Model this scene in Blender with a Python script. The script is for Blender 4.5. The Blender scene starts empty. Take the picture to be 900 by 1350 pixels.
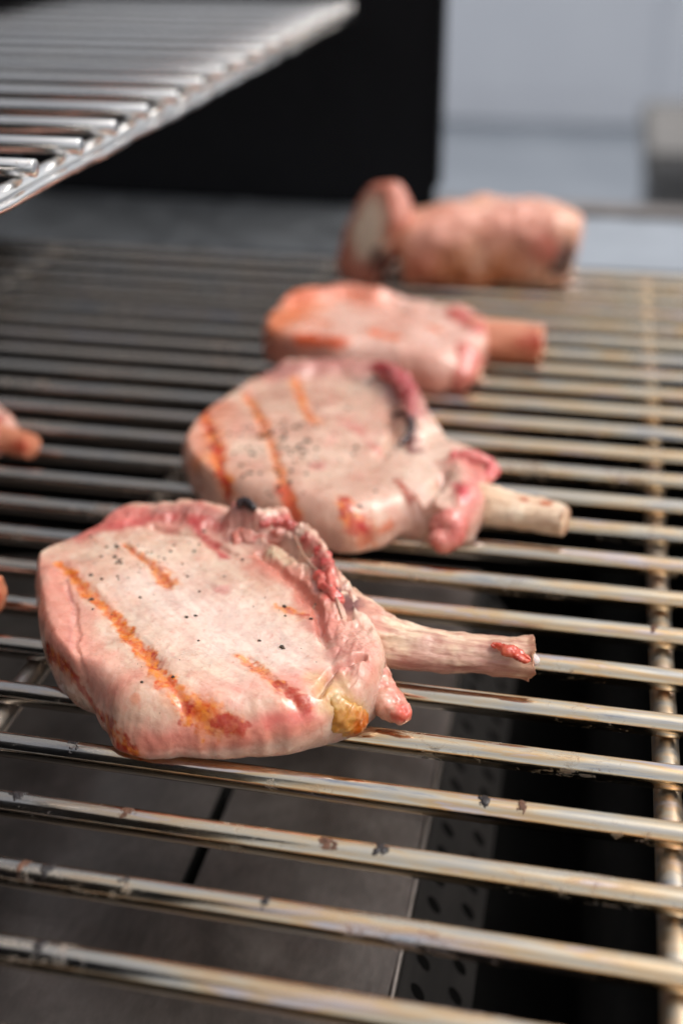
import bpy, bmesh, math, random
import numpy as np
from mathutils import Vector

# ------------------------------------------------------------------ camera, sky, sun, exposure
S = 0.019                       # metres between two rods of the cooking grate; the layout is in rods
sc = bpy.context.scene
COL = sc.collection
FPX, PITCH, YAW, ROLL, CAMZ = 1584.7, .49, -.2072, -.0054, 9.5492
cf = np.array([math.sin(YAW)*math.cos(PITCH), math.cos(YAW)*math.cos(PITCH), -math.sin(PITCH)])
_r = np.array([math.cos(YAW), -math.sin(YAW), 0.0]); _u = np.cross(_r, cf)
cr = math.cos(ROLL)*_r + math.sin(ROLL)*_u
cu = -math.sin(ROLL)*_r + math.cos(ROLL)*_u
CAM = np.array([0, 0, CAMZ])

cam_data = bpy.data.cameras.new('camera'); cam = bpy.data.objects.new('camera', cam_data); COL.objects.link(cam)
from mathutils import Matrix
M4 = Matrix(((cr[0], cu[0], -cf[0], CAM[0]*S), (cr[1], cu[1], -cf[1], CAM[1]*S), (cr[2], cu[2], -cf[2], CAM[2]*S), (0, 0, 0, 1)))
cam.matrix_world = M4
cam_data.sensor_fit = 'VERTICAL'; cam_data.sensor_height = 24.0
cam_data.lens = FPX/1350*24.0
cam_data.clip_start = 0.005; cam_data.clip_end = 500
cam_data.dof.use_dof = True
cam_data.dof.focus_distance = 14.7*S
cam_data.dof.aperture_fstop = 3.9
sc.camera = cam

SUN = Vector((0.52, 0.12, 0.84)).normalized()
world = bpy.data.worlds.new('World'); sc.world = world; world.use_nodes = True
wn = world.node_tree.nodes; wl = world.node_tree.links
bg = wn['Background']; sky = wn.new('ShaderNodeTexSky'); sky.sky_type = 'NISHITA'; sky.sun_disc = False
sky.sun_elevation = math.asin(SUN.z); sky.sun_rotation = math.atan2(SUN.x, SUN.y)
sky.dust_density = 4.0; sky.air_density = 1.0
hs = wn.new('ShaderNodeHueSaturation'); hs.inputs['Saturation'].default_value = 0.22      # overcast: a nearly grey sky
wl.new(sky.outputs[0], hs.inputs['Color']); wl.new(hs.outputs[0], bg.inputs['Color'])
bg.inputs['Strength'].default_value = 0.15
sl = bpy.data.lights.new('sun', 'SUN'); sl.energy = 1.4; sl.angle = math.radians(25); sl.color = (1, .95, .88)
so = bpy.data.objects.new('sun', sl); COL.objects.link(so); so.rotation_euler = SUN.to_track_quat('Z', 'Y').to_euler()
so.location = (0, 0, 3)
sc.view_settings.view_transform = 'Standard'; sc.view_settings.look = 'None'
sc.view_settings.exposure = 0.34; sc.view_settings.gamma = 1.0; sc.view_settings.use_curve_mapping = False
sc.render.engine = 'CYCLES'
sc.cycles.use_denoising = True
sc.cycles.max_bounces = 8; sc.cycles.glossy_bounces = 5; sc.cycles.diffuse_bounces = 4

# ------------------------------------------------------------------ helpers
def at(x, y, z):
    """the place at height z (in rods) under a point of the photograph"""
    d = cf + (x-450)/FPX*cr - (y-675)/FPX*cu
    return CAM + (z-CAMZ)/d[2]*d

def lin(c):
    c = np.asarray(c, float)/255.0
    return np.where(c <= .04045, c/12.92, ((c+.055)/1.055)**2.4)

def _hash(ix, iy, iz, seed):
    h = (ix.astype(np.int64)*374761393 + iy.astype(np.int64)*668265263 + iz.astype(np.int64)*2147483647 + seed*1274126177) & 0xffffffff
    h = ((h ^ (h >> 13))*1274126177) & 0xffffffff
    h = ((h ^ (h >> 16))*2246822519) & 0xffffffff
    return ((h ^ (h >> 15)) & 0xffff)/65535.0*2-1

def noise(p, scale=1.0, seed=0):
    p = np.asarray(p, float)*scale
    if p.shape[1] == 2: p = np.c_[p, np.zeros(len(p))]
    i = np.floor(p); f = p-i; i = i.astype(np.int64); w = f*f*f*(f*(f*6-15)+10)
    out = 0
    for a in (0, 1):
        for b in (0, 1):
            for c in (0, 1):
                k = (w[:, 0] if a else 1-w[:, 0])*(w[:, 1] if b else 1-w[:, 1])*(w[:, 2] if c else 1-w[:, 2])
                out = out + k*_hash(i[:, 0]+a, i[:, 1]+b, i[:, 2]+c, seed)
    return out

def fbm(p, scale=1.0, octaves=4, seed=0, gain=.5):
    s, a, t = 0, 1.0, 0
    for k in range(octaves):
        s = s + a*noise(p, scale*2**k, seed+17*k); t += a; a *= gain
    return s/t

def sstep(a, b, x):
    t = np.clip((x-a)/(b-a), 0, 1); return t*t*(3-2*t)

def polydist(q, pts):
    """distance of points q to a polyline and the parameter 0..1 along it"""
    best = np.full(len(q), 1e9); par = np.zeros(len(q)); n = len(pts)-1
    if n == 0: return np.linalg.norm(q-pts[0], axis=1), par
    for k in range(n):
        a, b = pts[k], pts[k+1]; ab = b-a
        t = np.clip(((q-a)@ab)/max(ab@ab, 1e-9), 0, 1)
        d = np.linalg.norm(q-(a+t[:, None]*ab), axis=1)
        m = d < best; best[m] = d[m]; par[m] = (k+t[m])/n
    return best, par

def crspline(P, n, closed=False):
    P = np.asarray(P, float); m = len(P); out = []
    segs = m if closed else m-1
    ts = np.linspace(0, segs, n, endpoint=not closed)
    for t in ts:
        k = min(int(t), segs-1); u = t-k
        g = (lambda j: P[j % m]) if closed else (lambda j: P[min(max(j, 0), m-1)])
        p0, p1, p2, p3 = g(k-1), g(k), g(k+1), g(k+2)
        out.append(.5*((2*p1)+(-p0+p2)*u+(2*p0-5*p1+4*p2-p3)*u*u+(-p0+3*p1-3*p2+p3)*u**3))
    return np.array(out)

def mesh_obj(name, verts, faces, material, parent=None, origin=(0, 0, 0), smooth=True, cols=None):
    """verts in rods, in world axes; origin in rods is taken off so that the mesh is local to its thing"""
    me = bpy.data.meshes.new(name)
    v = (np.asarray(verts, float)-np.asarray(origin, float))*S
    me.from_pydata(v.tolist(), [], faces if isinstance(faces, list) else faces.tolist())
    if smooth: me.polygons.foreach_set('use_smooth', [True]*len(me.polygons))
    if cols is not None:
        at_ = me.color_attributes.new('flesh', 'FLOAT_COLOR', 'POINT')
        cols = np.clip(cols, 0, 1)**np.array([1.10, 1.18, 1.18])
        at_.data.foreach_set('color', np.c_[cols, np.ones(len(cols))].astype(np.float32).ravel())
    me.materials.append(material); me.update()
    o = bpy.data.objects.new(name, me); COL.objects.link(o)
    if parent is not None: o.parent = parent
    else: o.location = np.asarray(origin, float)*S
    return o

def thing(name, label, cat, loc=(0, 0, 0), group=None):
    o = bpy.data.objects.new(name, None); COL.objects.link(o); o.location = np.asarray(loc, float)*S
    o.empty_display_size = .01
    o['label'] = label; o['category'] = cat
    if group: o['group'] = group
    return o

def tag(o, label, cat, group=None):
    o['label'] = label; o['category'] = cat
    if group: o['group'] = group
    return o

def grid_faces(rows, cols_, wrap=True):
    f = []; n = cols_ if wrap else cols_-1
    i = np.arange(rows-1)[:, None]; j = np.arange(n)[None, :]; j2 = (j+1) % cols_
    return np.stack([i*cols_+j+0*i, i*cols_+j2, (i+1)*cols_+j2, (i+1)*cols_+j+0*i], -1).reshape(-1, 4).tolist()

def tube(path, radii, seg=24, flat=1.0, noise_amp=0.0, noise_scale=2.0, seed=0, n=None, caps=True, bulge=.35, boxy=1.0, ridge=0.0):
    """a swept tube with rounded or cut ends; flat squeezes it vertically"""
    path = np.asarray(path, float); radii = np.asarray(radii, float)
    if n:
        pr = crspline(np.c_[path, radii], n); path, radii = pr[:, :3], pr[:, 3]
    V = []
    T = np.gradient(path, axis=0); T /= np.linalg.norm(T, axis=1)[:, None]
    up = np.array([0, 0, 1.0])
    if caps:
        a = path[0]-T[0]*radii[0]*bulge; b = path[-1]+T[-1]*radii[-1]*bulge
        ks = (0.02, .2, .4, .6, .8, .94)
        path = np.vstack([[a+(path[0]-a)*(1-math.sqrt(1-k*k)) for k in ks], path, [b+(path[-1]-b)*(1-math.sqrt(1-k*k)) for k in reversed(ks)]])
        radii = np.r_[[radii[0]*k for k in ks], radii, [radii[-1]*k for k in reversed(ks)]]
        T = np.vstack([[T[0]]*6, T, [T[-1]]*6])
    for p, r, t in zip(path, radii, T):
        x = np.cross(t, up if abs(t[2]) < .95 else np.array([1.0, 0, 0])); x /= np.linalg.norm(x); y = np.cross(x, t)
        for k in range(seg):
            an = 2*math.pi*k/seg
            ca, sa = math.cos(an), math.sin(an)
            V.append(p+r*(math.copysign(abs(ca)**boxy, ca)*x+flat*math.copysign(abs(sa)**boxy, sa)*y))
    V = np.array(V)
    F = grid_faces(len(path), seg)
    m = len(path)
    F.append(list(range(seg))[::-1]); F.append([(m-1)*seg+k for k in range(seg)])
    if noise_amp:
        c = np.repeat(path, seg, axis=0); d = V-c; L = np.linalg.norm(d, axis=1)[:, None]+1e-6
        V = V + d/L*(noise_amp*fbm(V, noise_scale, 4, seed))[:, None]
        if ridge: V = V + d/L*(ridge*fbm(V*[.35, 4.5, 4.5], 1.5, 4, seed+3, .6))[:, None]
    return V, F

def box(x0, x1, y0, y1, z0, z1, bevel=0.0):
    bm = bmesh.new(); bmesh.ops.create_cube(bm, size=1)
    for v in bm.verts:
        v.co = Vector(((x0+x1)/2+v.co.x*(x1-x0), (y0+y1)/2+v.co.y*(y1-y0), (z0+z1)/2+v.co.z*(z1-z0)))
    if bevel: bmesh.ops.bevel(bm, geom=bm.edges[:], offset=bevel, segments=2, affect='EDGES')
    bm.verts.index_update()
    V = np.array([v.co[:] for v in bm.verts]); F = [[v.index for v in f.verts] for f in bm.faces]; bm.free()
    return V, F

def join(*parts):
    V, F, o = [], [], 0
    for v, f in parts:
        V.append(np.asarray(v)); F += [[i+o for i in q] for q in f]; o += len(v)
    return np.vstack(V), F

# ------------------------------------------------------------------ materials
def mat(name):
    m = bpy.data.materials.new(name); m.use_nodes = True
    nt = m.node_tree; b = nt.nodes['Principled BSDF']
    return m, nt.nodes, nt.links, b

def ramp(n, stops, interp='LINEAR'):
    r = n.new('ShaderNodeValToRGB'); e = r.color_ramp; e.interpolation = interp
    while len(e.elements) < len(stops): e.elements.new(.5)
    for el, (p, c) in zip(e.elements, stops):
        el.position = p; el.color = (*(c if len(c) == 3 else c[:3]), 1)
    return r

def g(v): return (v, v, v)

def coords(n, l, scale, obj=False, rot=(0, 0, 0)):
    if obj: s = n.new('ShaderNodeTexCoord').outputs['Object']
    else: s = n.new('ShaderNodeNewGeometry').outputs['Position']
    m = n.new('ShaderNodeMapping'); m.inputs['Scale'].default_value = scale; m.inputs['Rotation'].default_value = rot
    l.new(s, m.inputs[0]); return m.outputs[0]

def nz(n, l, vec, scale, detail=4, rough=.55, dist=0.0):
    t = n.new('ShaderNodeTexNoise'); t.inputs['Scale'].default_value = scale; t.inputs['Detail'].default_value = detail
    t.inputs['Roughness'].default_value = rough; t.inputs['Distortion'].default_value = dist
    l.new(vec, t.inputs['Vector']); return t.outputs['Fac']

def mixc(n, l, fac, a, b, mode='MIX'):
    m = n.new('ShaderNodeMix'); m.data_type = 'RGBA'; m.blend_type = mode
    for s, v in ((m.inputs[0], fac), (m.inputs[6], a), (m.inputs[7], b)):
        if hasattr(v, 'is_linked'): l.new(v, s)
        elif isinstance(v, (int, float)): s.default_value = v
        else: s.default_value = (*v[:3], 1)
    return m.outputs[2]

def bump(n, l, h, strength, dist, normal=None):
    b = n.new('ShaderNodeBump'); b.inputs['Strength'].default_value = strength; b.inputs['Distance'].default_value = dist
    l.new(h, b.inputs['Height'])
    if normal is not None: l.new(normal, b.inputs['Normal'])
    return b.outputs[0]

def flesh_material(name, rough=.33, sss=.32, fine=1.0):
    m, n, l, b = mat(name)
    a = n.new('ShaderNodeAttribute'); a.attribute_name = 'flesh'
    v = coords(n, l, (1, 1, 1), True)
    f1 = nz(n, l, v, 420, 5, .6, 1.2)
    r1 = ramp(n, [(.3, (.84, .70, .67)), (.5, (.95, .93, .92)), (.7, g(1.02))]); l.new(f1, r1.inputs[0])
    c = mixc(n, l, .8, a.outputs['Color'], r1.outputs[0], 'MULTIPLY')
    l.new(c, b.inputs['Base Color'])
    b.inputs['Subsurface Weight'].default_value = sss
    b.inputs['Subsurface Radius'].default_value = (1.0, .38, .25); b.inputs['Subsurface Scale'].default_value = .0042
    r2 = ramp(n, [(.35, g(rough-.16)), (.65, g(rough+.14))]); l.new(nz(n, l, v, 200, 4), r2.inputs[0]); l.new(r2.outputs[0], b.inputs['Roughness'])
    b.inputs['Coat Weight'].default_value = .5; b.inputs['Coat Roughness'].default_value = .16
    vf = coords(n, l, (1, .30, 1), True, (0, 0, .6))          # the grain of the meat
    h1 = bump(n, l, nz(n, l, vf, 700, 3, .55, 1.5), .16*fine, .0004)
    h2 = bump(n, l, f1, .10*fine, .0005, h1)
    l.new(h2, b.inputs['Normal'])
    h3 = bump(n, l, nz(n, l, v, 520, 4, .6, .8), .55*fine, .0009)         # the wet film breaks into small glints
    l.new(h3, b.inputs['Coat Normal'])
    return m

M = {}
M['meat'] = flesh_material('raw_pork')
M['fat'] = flesh_material('glossy_fat', .28, .35, 1.3)

def bone_material():
    m, n, l, b = mat('rib_bone')
    a = n.new('ShaderNodeAttribute'); a.attribute_name = 'flesh'
    v = coords(n, l, (.16, 1, 1), True, (0, 0, .12))
    f = nz(n, l, v, 900, 6, .7, 1.2)
    r = ramp(n, [(.34, (.60, .42, .36)), (.47, (.88, .82, .78)), (.66, g(1.0))]); l.new(f, r.inputs[0])
    l.new(mixc(n, l, .75, a.outputs['Color'], r.outputs[0], 'MULTIPLY'), b.inputs['Base Color'])
    b.inputs['Roughness'].default_value = .42; b.inputs['Subsurface Weight'].default_value = .12
    b.inputs['Subsurface Radius'].default_value = (1, .5, .3); b.inputs['Subsurface Scale'].default_value = .002
    b.inputs['Coat Weight'].default_value = .2; b.inputs['Coat Roughness'].default_value = .25
    l.new(bump(n, l, f, .4, .0005), b.inputs['Normal'])
    return m
M['bone'] = bone_material()

def rod_material(name, tint=1.0, soot=True, rough=0.0):
    """stainless rods: gold, rose and blue heat colours in long streaks, burnt-on grease in patches"""
    m, n, l, b = mat(name)
    vs = coords(n, l, (.10, 1, 1))
    vp = coords(n, l, (.6, 1, 1))
    streak = nz(n, l, vs, 260, 5, .6, .4)
    heat = ramp(n, [(.30, (.40, .42, .46)), (.40, (.74, .68, .58)), (.48, (.86, .72, .52)), (.56, (.93, .62, .32)), (.63, (.84, .70, .66)), (.74, (.56, .60, .66))])
    l.new(streak, heat.inputs[0])
    plain = (.78, .77, .76) if not soot else (.43, .41, .395)
    sx = n.new('ShaderNodeSeparateXYZ'); l.new(n.new('ShaderNodeNewGeometry').outputs['Position'], sx.inputs[0])
    tr = n.new('ShaderNodeMapRange'); tr.interpolation_type = 'SMOOTHSTEP'; l.new(sx.outputs['X'], tr.inputs['Value'])      # only the middle and right of the rods got hot enough to colour
    tr.inputs['From Min'].default_value = -6.5*S; tr.inputs['From Max'].default_value = -2.5*S
    tr.inputs['To Min'].default_value = .25*tint; tr.inputs['To Max'].default_value = tint
    wob = n.new('ShaderNodeMath'); wob.operation = 'MULTIPLY_ADD'; l.new(nz(n, l, vs, 120, 3), wob.inputs[0]); wob.inputs[1].default_value = .06; l.new(sx.outputs['X'], wob.inputs[2])
    wo2 = n.new('ShaderNodeMath'); wo2.operation = 'SUBTRACT'; l.new(wob.outputs[0], wo2.inputs[0]); wo2.inputs[1].default_value = .03; l.new(wo2.outputs[0], tr.inputs['Value'])
    c = mixc(n, l, tr.outputs[0], plain, heat.outputs[0])
    # burnt grease
    big = nz(n, l, vp, 42, 2, .5); fine = nz(n, l, vp, 420, 5, .7, 1.0)
    mm = n.new('ShaderNodeMath'); mm.operation = 'MULTIPLY_ADD'; l.new(big, mm.inputs[0]); mm.inputs[1].default_value = .75; l.new(fine, mm.inputs[2])
    sr = ramp(n, [(.0, g(0)), (1, g(1))]); 
    mr = n.new('ShaderNodeMapRange'); mr.inputs['From Min'].default_value = 1.00 if soot else 1.06; mr.inputs['From Max'].default_value = 1.16 if soot else 1.2; mr.inputs['To Max'].default_value = .85; mr.clamp = True
    l.new(mm.outputs[0], mr.inputs['Value'])
    stain = ramp(n, [(.35, (.03, .016, .012)), (.6, (.16, .07, .04))]); l.new(nz(n, l, vp, 300, 3), stain.inputs[0])
    c2 = mixc(n, l, mr.outputs[0], c, stain.outputs[0]); l.new(c2, b.inputs['Base Color'])
    inv = n.new('ShaderNodeMath'); inv.operation = 'SUBTRACT'; inv.inputs[0].default_value = 1.0; l.new(mr.outputs[0], inv.inputs[1])
    sc_ = n.new('ShaderNodeMath'); sc_.operation = 'MULTIPLY'; l.new(inv.outputs[0], sc_.inputs[0]); sc_.inputs[1].default_value = 1.0
    l.new(sc_.outputs[0], b.inputs['Metallic'])
    rr = n.new('ShaderNodeMapRange'); l.new(nz(n, l, vs, 600, 4), rr.inputs['Value']); rr.inputs['From Min'].default_value = .3; rr.inputs['From Max'].default_value = .7
    rr.inputs['To Min'].default_value = .08+rough; rr.inputs['To Max'].default_value = .24+rough
    ra = n.new('ShaderNodeMath'); ra.operation = 'MULTIPLY_ADD'; l.new(mr.outputs[0], ra.inputs[0]); ra.inputs[1].default_value = .25; l.new(rr.outputs[0], ra.inputs[2])
    l.new(ra.outputs[0], b.inputs['Roughness'])
    h = bump(n, l, nz(n, l, vs, 1500, 3), .06, .0004)
    l.new(h, b.inputs['Normal'])
    return m
M['rod'] = rod_material('heat_tinted_steel', .88)
M['rack'] = rod_material('rack_steel', .28, False, .03)
M['crossbar'] = rod_material('crossbar_steel', .6, True, .26)

def steel_material(name, ca, cb, rough=.45, metallic=1.0, brush=(1, .05, 1), stainf=.5):
    m, n, l, b = mat(name)
    v = coords(n, l, brush); w = coords(n, l, (1, 1, 1))
    r = ramp(n, [(.3, ca), (.7, cb)]); l.new(nz(n, l, v, 500, 5, .6), r.inputs[0])
    st = ramp(n, [(.42, g(.35)), (.62, g(1))]); l.new(nz(n, l, w, 28, 5, .65, .8), st.inputs[0])
    l.new(mixc(n, l, stainf, r.outputs[0], st.outputs[0], 'MULTIPLY'), b.inputs['Base Color'])
    b.inputs['Metallic'].default_value = metallic
    rr = n.new('ShaderNodeMapRange'); l.new(nz(n, l, w, 60, 4), rr.inputs['Value']); rr.inputs['To Min'].default_value = rough-.12; rr.inputs['To Max'].default_value = rough+.15
    l.new(rr.outputs[0], b.inputs['Roughness'])
    l.new(bump(n, l, nz(n, l, v, 700, 3), .12, .0005), b.inputs['Normal'])
    return m
M['plate'] = steel_material('burnt_sheet_steel', (.27, .24, .222), (.33, .295, .272), .40, brush=(1, .35, 1), stainf=.45)
M['dark'] = steel_material('sooty_metal', (.004, .004, .004), (.010, .009, .008), .75, 0.0)
M['black'] = steel_material('black_enamel', (.005, .005, .006), (.008, .008, .009), .7, 0.0, stainf=.2)
for k in ('dark', 'black'): M[k].node_tree.nodes['Principled BSDF'].inputs['Specular IOR Level'].default_value = .12
M['sooty_sheet'] = steel_material('sooty_sheet', (.012, .010, .009), (.026, .022, .02), .65, .2)

M['ledge'] = steel_material('brushed_steel', (.50, .53, .57), (.60, .63, .67), .40, 1.0, (.05, 1, 1), .15)
M['rim'] = steel_material('tarnished_rim', (.20, .17, .16), (.28, .25, .23), .5, .6)

def plain_material(name, ca, cb, rough=.7, scale=6):
    m, n, l, b = mat(name)
    w = coords(n, l, (1, 1, 1))
    r = ramp(n, [(.3, ca), (.7, cb)]); l.new(nz(n, l, w, scale, 5, .6), r.inputs[0]); l.new(r.outputs[0], b.inputs['Base Color'])
    b.inputs['Roughness'].default_value = rough
    l.new(bump(n, l, nz(n, l, w, scale*20, 4), .15, .004), b.inputs['Normal'])
    return m
M['wall'] = plain_material('painted_siding', (.72, .73, .77), (.79, .80, .83), .6, 1.5)
M['patio'] = plain_material('patio_concrete', (.15, .17, .20), (.20, .222, .255), .75, 2.5)
M['grey'] = plain_material('weathered_grey', (.12, .115, .11), (.17, .16, .152), .7, 5)
M['crustbrown'] = plain_material('burnt_grease', (.06, .03, .02), (.20, .10, .065), .5, 500)
M['crustbrown'].node_tree.nodes['Principled BSDF'].inputs['Specular IOR Level'].default_value = .2
M['char'] = plain_material('char', (.012, .010, .012), (.03, .022, .02), .35, 900)
M['pepper'] = plain_material('pepper', (.03, .02, .014), (.10, .065, .04), .6, 700)

# ------------------------------------------------------------------ the setting behind the grill
GZ = -47.0
v, f = box(-900, 900, -300, 1500, GZ-4, GZ)
ground = mesh_obj('patio', v, f, M['patio'], smooth=False); ground['kind'] = 'structure'

wy = at(720, 163, GZ)[1]
wall = thing('house_wall', 'pale grey painted wall standing blurred beyond the patio, right of the black lid', 'wall', (0, wy, GZ))
org = (0, wy, GZ)
bw = 72.0
for k in range(-8, 9):
    x0 = -60+k*bw
    v, f = box(x0+.5, x0+bw-.5, wy+.8, wy+4, GZ+6.2, GZ+76, .4)
    mesh_obj('panel', v, f, M['wall'], wall, org, False)
v, f = box(-60-8*bw, -60+9*bw, wy+1.6, wy+6, GZ+.01, GZ+76); mesh_obj('backing', v, f, M['wall'], wall, org, False)
v, f = box(-60-8*bw, -60+9*bw, wy+.4, wy+1.5, GZ+.01, GZ+6, .3); mesh_obj('skirting', v, f, M['wall'], wall, org, False)

bp = at(886, 262, GZ+30)       # a low block close behind the grill at the right
bx, by = bp[0], bp[1]
blk = thing('storage_cabinet', 'low grey brown cabinet blurred at the right edge, behind the grill', 'cabinet', (bx, by, GZ))
a0 = at(866, 196, -9.0); sx = a0[0]
org = (bx, by, GZ)
YB = a0[1]
v, f = box(sx, sx+24, YB, YB+22, GZ+6, -11.6, .4); mesh_obj('body', v, f, M['grey'], blk, org, False)
v, f = box(sx-.8, sx+24.8, YB-.8, YB+22.8, -11.5, -9.2, .4); mesh_obj('top', v, f, M['grey'], blk, org, False)
for k in (0, 1):
    v, f = box(sx+.6+k*11.7, sx+11.6+k*11.7, YB-.7, YB-.05, GZ+7, -13.2, .25); mesh_obj('door', v, f, M['grey'], blk, org, False)
v, f = box(sx+1, sx+23, YB+1, YB+21, GZ+.01, GZ+5.9); mesh_obj('plinth', v, f, M['dark'], blk, org, False)

# ------------------------------------------------------------------ the grill: fire box, ledge, lid
GX0, GX1, GY0, GY1 = -19.0, 5.2, 3.0, 32.2
YL0, YL1 = 32.75, 38.18
gr = thing('gas_grill', 'open gas grill with black lid interior and a sooty fire box under the rods', 'grill', (-7, 20, GZ))
org = (-7, 20, GZ)
def gpart(name, b, m, parent=None):
    return mesh_obj(name, b[0], b[1], M[m], gr if parent is None else parent, org if parent is None else org, False)
gpart('firebox_floor', box(GX0, GX1, GY0, GY1, -12.4, -12), 'dark')
gpart('firebox_wall', box(GX0-.6, GX0, GY0, GY1, -12, .5), 'dark')
gpart('firebox_wall', box(GX1, GX1+.6, GY0, GY1, -12, .5), 'dark')
gpart('firebox_wall', box(GX0-.6, GX1+.6, GY1+.02, GY1+.6, -12, -.26), 'dark')
gpart('firebox_wall', box(GX0-.6, GX1+.6, GY0-.6, GY0-.02, -12, .2), 'dark')
for z, x0 in ((-.9, GX0), (-.9, GX1-.5)):
    gpart('grate_shelf', box(x0+.003, x0+.497, GY0+.02, GY1-.02, z-.15, z+.28), 'dark')
gpart('end_ledge', box(GX0, GX1+.6, YL0-.3, YL1, -.25, .02, .06), 'ledge')
LE = -5.0
gpart('end_rim', box(LE+.02, GX1+6, YL1+.02, YL1+1.4, -.6, .14, .06), 'rim')
gpart('cart', box(GX0-.4, GX1+.4, GY0+.5, GY1+5, GZ+3, -12.5), 'dark')
# lid: end panel, curved back
def lid_profile(n=14, H=15.0):
    P = []
    for i in range(n+1):
        a = math.pi*.5*i/n
        P.append((-19.0-4.0*math.sin(math.pi*.5*i/n), -.05+H*math.sin(math.pi*.5*(i/n)**.85)))
    return P
prof = lid_profile()
V = [(x, y, z) for y in (3.1, 38.3) for x, z in prof] + [(x-.5, y, z) for y in (3.1, 38.3) for x, z in prof]
n_ = len(prof); F = []
for i in range(n_-1):
    F.append([i, i+1, n_+i+1, n_+i]); F.append([2*n_+i, 3*n_+i, 3*n_+i+1, 2*n_+i+1])
F.append([0, n_, 3*n_, 2*n_]); F.append([n_-1, 3*n_-1, 4*n_-1, 2*n_-1])
lid = gpart('lid', (np.array(V), F), 'black')
LE = -5.0
ex = [(x+.02, z) for x, z in prof]
E2 = ex + [(LE-1.2, 15.3), (LE-.3, 14.6), (LE, 13.4), (LE, -.05)]
m_ = len(E2); V = [(x, 38.3, z) for x, z in E2]+[(x, 38.9, z) for x, z in E2]
F = [list(range(m_)), list(range(m_, 2*m_))[::-1]]+[[i, (i+1) % m_, m_+(i+1) % m_, m_+i] for i in range(m_)]
gpart('lid_end_panel', (np.array(V), F), 'black')
V2 = np.array(V); V2[:, 1] += 3.1-38.3
gpart('lid_end_panel', (V2, F), 'black')  # near end of the lid, out of view; added so the left rods reflect dark
E2b = [(LE-.0, .7), (LE+.15, .7), (LE+.15, 13.3), (LE, 13.3)]
V = [(x, 38.24, z) for x, z in E2b]+[(x, 39.0, z) for x, z in E2b]
gpart('lid_edge_trim', (np.array(V), [[0, 1, 2, 3], [7, 6, 5, 4], [0, 4, 5, 1], [1, 5, 6, 2], [2, 6, 7, 3], [3, 7, 4, 0]]), 'black')

# ------------------------------------------------------------------ under the grate: heat plate with perforated edge
PZ = -3.6
xe = at(516, 1310, PZ)[0]; xslot = at(275, 1100, PZ)[0]
ys0, ys1 = at(250, 1165, PZ)[1], at(300, 1035, PZ)[1]
hp_ = thing('heat_plate', 'brown grey steel heat plate with a dark slot and perforated edge below the front rods', 'heat plate', (xslot, ys0, PZ))
org = (xslot, ys0, PZ)
X0, X1, Y0, Y1 = GX0+2.0, xe, 3.6, 22.0
# a shallow folded sheet with a slot cut through
def sheet(x0, x1, y0, y1, zf):
    nx, ny = max(2, int((x1-x0)/.35)), max(2, int((y1-y0)/.35))
    xs = np.linspace(x0, x1, nx+1); ys = np.linspace(y0, y1, ny+1)
    V = np.array([(x, y, zf(x, y)) for y in ys for x in xs])
    F = grid_faces(ny+1, nx+1, False); return V, F
def zf(x, y):
    t = (x-xslot)
    return PZ + (-.16*max(0, -t-2.2)) + .03*math.sin(y*1.3+x)*.6
sw = .10
parts = [sheet(X0, xslot-sw, Y0, Y1, zf), sheet(xslot+sw, X1, Y0, Y1, zf), sheet(xslot-sw, xslot+sw, Y0, ys0, zf), sheet(xslot-sw, xslot+sw, ys1, Y1, zf)]
mesh_obj('steel_sheet', *join(*parts), M['plate'], hp_, org)
mesh_obj('slot_edge', *join(box(xslot-sw-.02, xslot-sw+.02, ys0, ys1, PZ-.5, PZ-.02), box(xslot+sw-.02, xslot+sw+.02, ys0, ys1, PZ-.5, PZ-.02)), M['dark'], hp_, org, False)
# perforated strip: real round openings
def perforated(x0, x1, y0, y1, zfun, rows, ncol, rad, seg=16):
    V, F = [], []
    cx = (x1-x0)/rows; cy = (y1-y0)/ncol
    for i in range(rows):
        for j in range(ncol):
            mx, my = x0+(i+.5)*cx, y0+(j+.5)*cy; o = len(V)
            for k in range(seg):
                a = 2*math.pi*k/seg; c, s_ = math.cos(a), math.sin(a); q = 1/max(abs(c), abs(s_))
                x, y = mx+c*q*cx/2, my+s_*q*cy/2; V.append((x, y, zfun(x)))
            for k in range(seg):
                a = 2*math.pi*k/seg; x, y = mx+math.cos(a)*rad, my+math.sin(a)*rad*1.15; V.append((x, y, zfun(x)))
            for k in range(seg):
                k2 = (k+1) % seg; F.append([o+k, o+k2, o+seg+k2, o+seg+k])
    return np.array(V), F
psl = lambda x: PZ-.12-(x-xe)*1.25
mesh_obj('perforated_edge', *perforated(xe+.05, xe+1.0, Y0, Y1, psl, 2, 34, .10), M['sooty_sheet'], hp_, org, False)
mesh_obj('edge_lip', *tube([(xe, Y0, PZ-.04), (xe, Y1, PZ-.04)], [.06, .06], 10), M['plate'], hp_, org)
# burner tube in the dark beside it
bt = thing('burner_tube', 'dark round burner tube running deep in the fire box right of the heat plate', 'burner', (xe+3.4, 12, -8.5))
mesh_obj('pipe', *tube([(xe+3.4, 3.4, -8.5), (xe+3.4, 33, -8.5)], [.8, .8], 24), M['dark'], bt, (xe+3.4, 12, -8.5))
for kx in (0, 1):
    mesh_obj('mounting_foot', *box(xe+3.1, xe+3.7, 5+kx*24, 5.4+kx*24, -12, -9.2), M['dark'], bt, (xe+3.4, 12, -8.5), False)

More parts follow.
